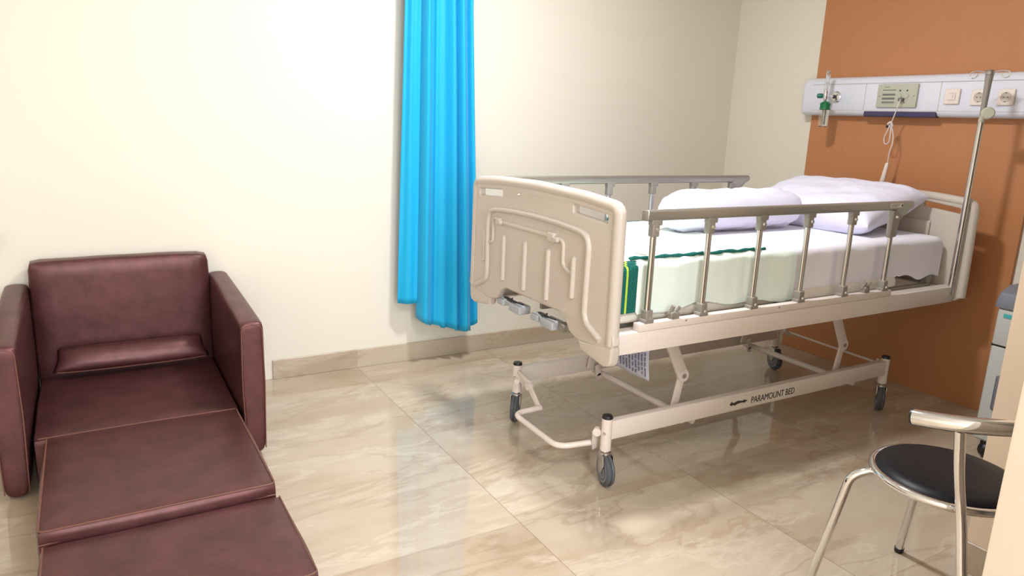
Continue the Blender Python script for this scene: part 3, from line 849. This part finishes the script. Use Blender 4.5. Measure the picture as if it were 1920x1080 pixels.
# folded towel-like blanket with a green border at the foot end
def xr_b(sy):
    # the right edge of the blanket: longest on the near drop, shorter across the top
    if sy < -1.72: return -1.360
    if sy < -1.60: f = (sy+1.72)/.12; return -1.360-.165*f**.5
    f = (sy+1.60)/.75; return -1.525+.11*min(1, f)
def hem_b(x, y):
    if y > -1.3: return .70
    if x < -2.17: return .695
    return .682+.012*math.sin((x+2.1)*7)-.008*math.sin(x*21)
NX, NY = 130, 170
P = sheet_grid(-2.282, -1.36, -1.713, -.885, .880, .036, hem_b, xr=xr_b, nx=NX, ny=NY, amp=.0045, xdrop=(1, 0), seed=31)
def bmi(i, j):
    X, Y, Z = P[i][j]
    if Y < -1.694 and X < -2.180 and X > -2.272 and Z < .872:
        return 2 if abs(X+2.226) < .0055 else 1
    if X < -2.262 and Z < .868 and Y < -1.60: return 1
    if Z > .866 and -.945 < Y < -.895: return 1
    return 0
mb = MB().grid(P, mi=bmi)
o = tag(obj('blanket', mb, ['blanket', 'weave', 'lime'], sharp=180), 'white towelling blanket with a dark green and lime border at the foot of the bed', 'blanket')
m = MB(); m.tube([(-2.20+.67*k/30, -1.694+.003*math.sin(k*1.3), .8795+.0015*math.sin(k)) for k in range(31)], [.0065+.002*math.sin(k*2.1) for k in range(31)], 8)
obj('border_cord', m, 'weave', o)
m = MB(); m.tube([(-2.11, -1.675+.0102*k, .884-.0005*k) for k in range(20)], .0022, 6)
obj('fold_line', m, 'ivorydark', o)

def pillow_mesh(c, lx, ly, h, rot, seed, px=4.0, pinch=.10, wr=.006, nu=56, nv=44, e=.42, pv=None):
    pv = pv or px
    m = MB(); c = Vector(c)
    for side in (1, -1):
        G = []
        for i in range(nu+1):
            u = math.sin((-1+2*i/nu)*PI/2); row = []
            for j in range(nv+1):
                v = math.sin((-1+2*j/nv)*PI/2)
                t = max(0, (1-abs(u)**px))**e*max(0, (1-abs(v)**pv))**e
                z = side*h/2*t
                x = lx/2*u*(1-pinch*(1-v*v)*abs(u)**3*.6); y = ly/2*v*(1-pinch*(1-u*u)*abs(v)**3*.6)
                z += wr*t**.4*nz(u*3+seed, v*3, side*2)+wr*.5*t**.3*nz(u*9+seed, v*7, side*5)
                if pv < 2.5:
                    k = max(0, 1-abs(u)**12)**.5; y *= .25+.75*k
                q = Vector((x, y, z)); q.rotate(rot); row.append(c+q)
            G.append(row)
        m.grid(G)
    bmesh.ops.remove_doubles(m.bm, verts=m.bm.verts, dist=1e-4)
    return m
from mathutils import Euler
o = obj('bolster_pillow', pillow_mesh((-1.235, -1.245, .968), .83, .185, .178, Euler((math.radians(0), math.radians(0), math.radians(1))), 4, px=12, pv=2.0, e=.5, pinch=.06, wr=.012), 'pillow', sharp=180)
tag(o, 'long white bolster pillow lying lengthwise in the middle of the bed', 'pillow')
o = obj('pillow', pillow_mesh((-.560, -1.235, .982), .50, .74, .17, Euler((math.radians(0), math.radians(-14), math.radians(3))), 9, px=5, e=.45, wr=.010), 'pillow', sharp=180)
tag(o, 'plump white head pillow propped against the headboard', 'pillow')

# ------------------------------------------------------------------ IV pole
t = thing('infusion_pole', 'slender chrome drip stand pole with hooks standing at the bed head', 'pole', (-.285, -1.757, .60))
m = MB(); m.cyl((-.285, -1.757, .60), (-.285, -1.757, 1.40), .0125, 16); obj('lower_tube', m, 'steel', t)
m = MB(); m.tube([(-.285, -1.757, 1.38), (-.285, -1.757, 1.48), (-.285, -1.757, 1.56), (-.285, -1.757, 1.60)], [.011, .012, .014, .0165], 16); obj('upper_tube', m, 'bracket', t)
m = MB(); m.cyl((-.285, -1.757, 1.40), (-.300, -1.775, 1.445), .013, 14); m.lathe([(0, .014), (.022, .014), (.027, .008), (.027, -.008), (.022, -.014), (0, -.014)], (-.300, -1.787, 1.436), (-.8, -.5, 0), 24); obj('clamp_knob', m, 'panelgrey', t)
m = MB(); m.lathe([(0, .012), (.014, .010), (.019, .002), (.018, -.010), (.010, -.016)], (-.285, -1.757, 1.612), (0, 0, 1), 20); hd = obj('hook_head', m, 'alu', t)
for (dx, dy) in ((0, 1), (0, -1)):
    d = Vector((dx, dy, 0)); c = Vector((-.285, -1.757, 1.612)); zz = Vector((0, 0, 1))
    pts = [c+d*.01, c+d*.055+zz*.008, c+d*.085, c+d*.082-zz*.022, c+d*.062-zz*.026, c+d*.050-zz*.012, c+d*.052-zz*.004]
    m = MB(); m.tube(smooth_path(pts, .012, 4), .0026, 8); obj('hook', m, 'steel', t)

# ------------------------------------------------------------------ bed-head service console
def build_console():
    t = thing('bed_head_console', 'long white service console with sockets on the orange wall panel', 'console', (-.05, -1.35, 1.42))
    y0, y1 = -2.35, -.625
    prof = [(-.020, 1.424), (-.055, 1.420), (-.078, 1.428), (-.088, 1.446), (-.088, 1.585), (-.080, 1.606), (-.070, 1.622), (-.050, 1.630), (-.020, 1.630)]
    m = MB(); t2 = bmesh.new()
    def ring(y, k): return [(-.020+(a+.020)*k, y, 1.527+(b-1.527)*(.5+.5*k)) for a, b in prof]
    rows = [ring(y0, 1), ring(y1-.02, 1), ring(y1-.008, .93), ring(y1-.002, .8), ring(y1, .55)]
    m.grid([[r[i] for i in range(len(prof))] for r in rows])
    m.bm.verts.ensure_lookup_table(); n = len(prof)
    m.bm.faces.new([m.bm.verts[i] for i in range(n)]); m.bm.faces.new([m.bm.verts[4*n+i] for i in range(n)])
    B = obj('shell', m, 'console', t, sharp=50)
    xs = -.0885
    m = MB()
    for z in (1.5915, 1.450): m.box((xs-.0004, y0, z-.0012), (xs+.002, -.70, z+.0012))
    for y in (-1.035, -1.440): m.box((xs-.0004, y-.0015, 1.450), (xs+.002, y+.0015, 1.5915))
    obj('seam', m, 'ivorydark', t)
    m = MB(); m.box((-.0905, -1.437, 1.418), (-.045, -1.040, 1.4475), bevel=.006); obj('reading_lamp_lens', m, 'navy', t)
    # grey control panel
    yc, zc = -1.222, 1.524
    m = MB(); m.box((xs-.014, -1.331, 1.466), (xs, -1.113, 1.584), bevel=.004); Pn = obj('control_panel', m, 'panelgrey', t)
    xf = xs-.0142
    m = MB()
    for k, h in enumerate((.004, .010, .010, .006)):
        z = 1.556-k*.020; m.box((xf-.0008, -1.215, z-h), (xf+.0005, -1.145, z))
    m.box((xf-.0008, -1.180, 1.568), (xf, -1.150, 1.5705)); m.box((xf-.0008, -1.212, 1.485), (xf, -1.150, 1.487))
    obj('speaker_slots', m, 'darkgrey', Pn)
    for y in (-1.240, -1.278):
        m = MB(); m.lathe([(0, .004), (.011, .004), (.013, 0)], (xf, y, 1.524), (-1, 0, 0), 20); obj('dial', m, 'panelgrey', Pn)
        m = MB(); m.lathe([(0, .002), (.004, .002), (.004, 0)], (xf, y, 1.551), (-1, 0, 0), 10); obj('indicator', m, 'black', Pn)
    m = MB()
    for y in (-1.128, -1.318): m.lathe([(0, .002), (.0025, .002), (.0025, 0)], (xf, y, 1.524), (-1, 0, 0), 10)
    m.lathe([(0, .002), (.003, .002), (.003, 0)], (xf, -1.27, 1.492), (-1, 0, 0), 10)
    obj('screw', m, 'darkgrey', Pn)
    # switch and sockets
    def faceplate(y, z, nm):
        m = MB(); m.box((xs-.010, y-.037, z-.037), (xs, y+.037, z+.037), bevel=.005); return obj(nm, m, 'ivory', t)
    sw = faceplate(-1.503, 1.520, 'light_switch')
    m = MB(); m.box((xs-.014, -1.522, 1.502), (xs-.009, -1.484, 1.538), bevel=.003); obj('rocker', m, 'ivory', sw)
    m = MB(); m.box((xs-.0148, -1.514, 1.532), (xs-.0135, -1.492, 1.5345)); m.box((xs-.0148, -1.512, 1.512), (xs-.0135, -1.509, 1.530)); obj('rocker_mark', m, 'ivorydark', sw)
    for y in (-1.630, -1.748):
        s = faceplate(y, 1.515, 'wall_socket')
        m = MB(); m.lathe([(.020, .0012), (.0225, .0016), (.0235, 0)], (xs-.010, y, 1.515), (-1, 0, 0), 28)
        m.lathe([(0, .0004), (.020, .0004), (.0215, .0012)], (xs-.010, y, 1.515), (-1, 0, 0), 28); obj('socket_ring', m, 'ivorydark', s)
        m = MB()
        for dy, dz in ((-.0085, 0), (.0085, 0)): m.lathe([(0, .0014), (.0034, .0014), (.0034, 0)], (xs-.0105, y+dy, 1.515+dz), (-1, 0, 0), 10)
        for dz in (-.0195, .0195): m.box((xs-.0135, y-.0035, 1.515+dz-.002), (xs-.010, y+.0035, 1.515+dz+.002))
        obj('contacts', m, 'socket', s)
build_console()

def build_flowmeter():
    t = thing('oxygen_flowmeter', 'clear oxygen flowmeter with green collar plugged into the white console', 'flowmeter', (-.17, -.855, 1.36))
    m = MB(); m.lathe([(.030, 0), (.030, .006), (.024, .010), (.022, .018), (.012, .020), (.010, .024)], (-.0885, -.862, 1.522), (-1, 0, 0), 28); o = obj('wall_outlet', m, 'chrome', t)
    m = MB(); m.cyl((-.09, -.862, 1.522), (-.17, -.852, 1.526), .006, 12); obj('stem', m, 'chrome', t)
    m = MB(); m.lathe([(0, .026), (.012, .024), (.014, .016), (.014, -.016), (.010, -.022), (.006, -.040)], (-.17, -.850, 1.526), (0, 0, 1), 20); obj('valve_body', m, 'chrome', t)
    m = MB(); m.lathe([(.009, .0), (.013, .006), (.013, .028), (.009, .032), (0, .032)], (-.172, -.836, 1.524), (-.35, .9, 0), 16); obj('knob', m, 'teal', t)
    m = MB(); m.lathe([(.0, .115), (.010, .113), (.012, .105), (.012, 0), (.010, 0), (.010, .104), (0, .106)], (-.17, -.850, 1.545), (0, 0, 1), 20); obj('flow_tube', m, 'glass', t)
    m = MB(); m.cyl((-.17, -.850, 1.548), (-.17, -.850, 1.60), .003, 8); m.cyl((-.17, -.850, 1.645), (-.17, -.850, 1.656), .0085, 12); obj('float_scale', m, 'ivory', t)
    m = MB(); m.lathe([(0, .044), (.012, .044), (.025, .036), (.029, .030), (.026, .018), (.029, .0), (.022, -.002), (0, -.002)], (-.17, -.856, 1.450), (0, 0, 1), 22); obj('collar', m, 'green', t)
    m = MB(); m.lathe([(.025, .0), (.025, -.090), (.022, -.094), (0, -.094), (0, -.091), (.0225, -.090), (.0225, 0)], (-.17, -.856, 1.450), (0, 0, 1), 22); obj('jar', m, 'glass', t)
    m = MB(); m.cyl((-.17, -.856, 1.45), (-.17, -.856, 1.366), .0045, 8); obj('dip_tube', m, 'ivory', t)
build_flowmeter()

def build_call_cord():
    t = thing('call_cord', 'pale nurse call cord knotted and looped below the grey control panel', 'cord', (-.115, -1.24, 1.07))
    x = -.125
    m = MB(); m.box((-.125, -1.270, 1.496), (-.104, -1.246, 1.514), bevel=.004); obj('plug', m, 'darkgrey', t)
    def wob(pts, r=.03): return smooth_path([(a, b, c) for a, b, c in pts], r, 6)
    m = MB()
    m.tube(wob([(x, -1.262, 1.505), (x-.008, -1.256, 1.46), (x, -1.236, 1.40), (x, -1.230, 1.378), (x-.006, -1.222, 1.35), (x, -1.203, 1.305), (x+.003, -1.212, 1.275), (x, -1.236, 1.285), (x-.005, -1.240, 1.32), (x, -1.234, 1.37)]), .0028, 8)
    m.tube(wob([(x, -1.234, 1.375), (x+.005, -1.250, 1.33), (x, -1.258, 1.285), (x-.006, -1.250, 1.24), (x, -1.246, 1.175)]), .0028, 8)
    obj('cable', m, 'cord', t)
    m = MB()
    m.tube(wob([(x-.006, -1.240, 1.392), (x-.010, -1.222, 1.386), (x, -1.216, 1.372), (x+.008, -1.232, 1.364), (x, -1.244, 1.372), (x-.008, -1.236, 1.388)], .012), .0055, 8); obj('knot', m, 'cord', t)
    m = MB(); m.box((x-.012, -1.222, 1.362), (x-.004, -1.212, 1.376), bevel=.002); obj('cable_tie', m, 'black', t)
    m = MB(); m.tube([(x, -1.2455, 1.182), (x, -1.244, 1.175), (x, -1.238, 1.12), (x, -1.233, 1.085), (x, -1.2325, 1.075)], [.006, .009, .012, .014, .010], 16); obj('pendant', m, 'ivory', t)
build_call_cord()

# ------------------------------------------------------------------ bedside cabinet
def build_cabinet():
    t = thing('bedside_cabinet', 'pale grey bedside cabinet with dark top beside the orange panel', 'cabinet', (-.35, -2.33, 0))
    m = MB(); m.box((-.575, -2.545, .075), (-.125, -2.105, .655), bevel=.012); obj('body', m, 'cab', t)
    m = MB()
    m.add(plate([[(-.585, .655), (-.115, .655), (-.115, .742), (-.15, .745), (-.50, .742), (-.565, .715), (-.585, .675)]], lambda a, b, c: (a, -2.325+c, b), .46, .012), True)
    obj('top', m, 'cabtop', t)
    m = MB(); m.box((-.581, -2.535, .500), (-.572, -2.113, .648), bevel=.003); d = obj('drawer', m, 'cab', t)
    m = MB(); m.box((-.5835, -2.26, .618), (-.5800, -2.135, .634)); obj('drawer_label', m, 'aqua', d)
    m = MB(); m.box((-.581, -2.535, .085), (-.572, -2.113, .492), bevel=.003); d = obj('door', m, 'cab', t)
    m = MB(); m.box((-.589, -2.215, .225), (-.578, -2.155, .375), bevel=.008); obj('handle', m, 'cabtop', d)
    m = MB(); m.box((-.576, -2.54, .491), (-.570, -2.108, .501)); obj('shadow_gap', m, 'black', t)
    for x, y in ((-.545, -2.155), (-.545, -2.50), (-.16, -2.155), (-.16, -2.50)):
        m = MB(); m.lathe([(0, -.016), (.030, -.016), (.034, -.010), (.034, .010), (.030, .016), (0, .016)], (x, y, .035), (.35, .9, 0), 20); m.box((x-.02, y-.02, .055), (x+.02, y+.02, .078)); obj('castor', m, 'black', t)
build_cabinet()

# ------------------------------------------------------------------ chrome stool with a curved back
def build_chair():
    c = Vector((-1.835, -2.635, 0)); t = thing('chair', 'chrome tube chair with round black padded seat and curved armrest back', 'chair', c)
    m = MB(); m.lathe([(0, .462), (.10, .461), (.150, .457), (.170, .450), (.178, .440), (.178, .428), (0, .428)], c, (0, 0, 1), 48); obj('seat', m, 'chairpad', t)
    m = MB()
    ring = [c+Vector((.181*math.cos(2*PI*k/48), .181*math.sin(2*PI*k/48), .433)) for k in range(49)]
    m.tube(ring, .011, 12, cap=False); m.lathe([(0, .420), (.17, .420), (.17, .428)], c, (0, 0, 1), 32); obj('seat_rim', m, 'chrome', t)
    def P(az, rho, z): a = math.radians(az); return c+Vector((rho*math.cos(a), rho*math.sin(a), z))
    legs = {'a': [P(134, .09, .418), P(134, .190, .420), P(134, .235, .395), c+Vector((-.175, .240, .009))],
            'b': [P(41, .09, .412), P(41, .190, .414), P(41, .232, .392), P(41, .341, .009)]}
    for k, pts in legs.items():
        m = MB(); m.tube(smooth_path(pts, .06, 8), .0125, 16); L = obj('leg', m, 'chrome', t)
        q = pts[-1]; m = MB(); d = (pts[-1]-pts[-2]).normalized(); m.tube([q-d*.010, q+d*.004, q+d*.008], [.0142, .0142, .010], 16); obj('leg_tip', m, 'black', L)
    for s in (0, 1):
        pts = [Vector((-.205, -.225, .009)), Vector((-.170, -.127, .44)), Vector((-.203, -.118, .555)), Vector((-.232, -.118, .663))]
        if s:
            pts = [Vector((-p.x*(1.0 if p.z < .5 else .97), p.y, p.z)) for p in pts]
            ra = math.radians(-4); pts = [Vector((p.x*math.cos(ra)-p.y*math.sin(ra), p.x*math.sin(ra)+p.y*math.cos(ra), p.z)) for p in pts]
        pts = [c+p for p in pts]
        m = MB(); m.tube(smooth_path(pts, .06, 8), .0125, 16); L = obj('leg', m, 'chrome', t)
        q = pts[0]; d = (pts[0]-pts[1]).normalized(); m = MB(); m.tube([q-d*.010, q+d*.004, q+d*.008], [.0142, .0142, .010], 16); obj('leg_tip', m, 'black', L)
    # curved back tube
    pts = []
    for k in range(41):
        th = 186+150*k/40; f = math.sin(PI*k/40); rho = .268
        pts.append(P(th, rho, .668+.030*f))
    m = MB(); m.tube(pts, .0195, 22); B = obj('back_tube', m, 'chrome', t)
    for i, j in ((0, 1), (-1, -2)):
        d = (pts[i]-pts[j]).normalized(); m = MB(); m.tube([pts[i], pts[i]+d*.004, pts[i]+d*.007], [.0200, .0200, .016], 20); obj('end_cap', m, 'black', B)
    m = MB(); m.obar(P(225, .08, .418), P(225, .178, .425), .02, .006); m.obar(P(315, .08, .418), P(315, .178, .425), .02, .006); obj('seat_bracket', m, 'chrome', t)
build_chair()
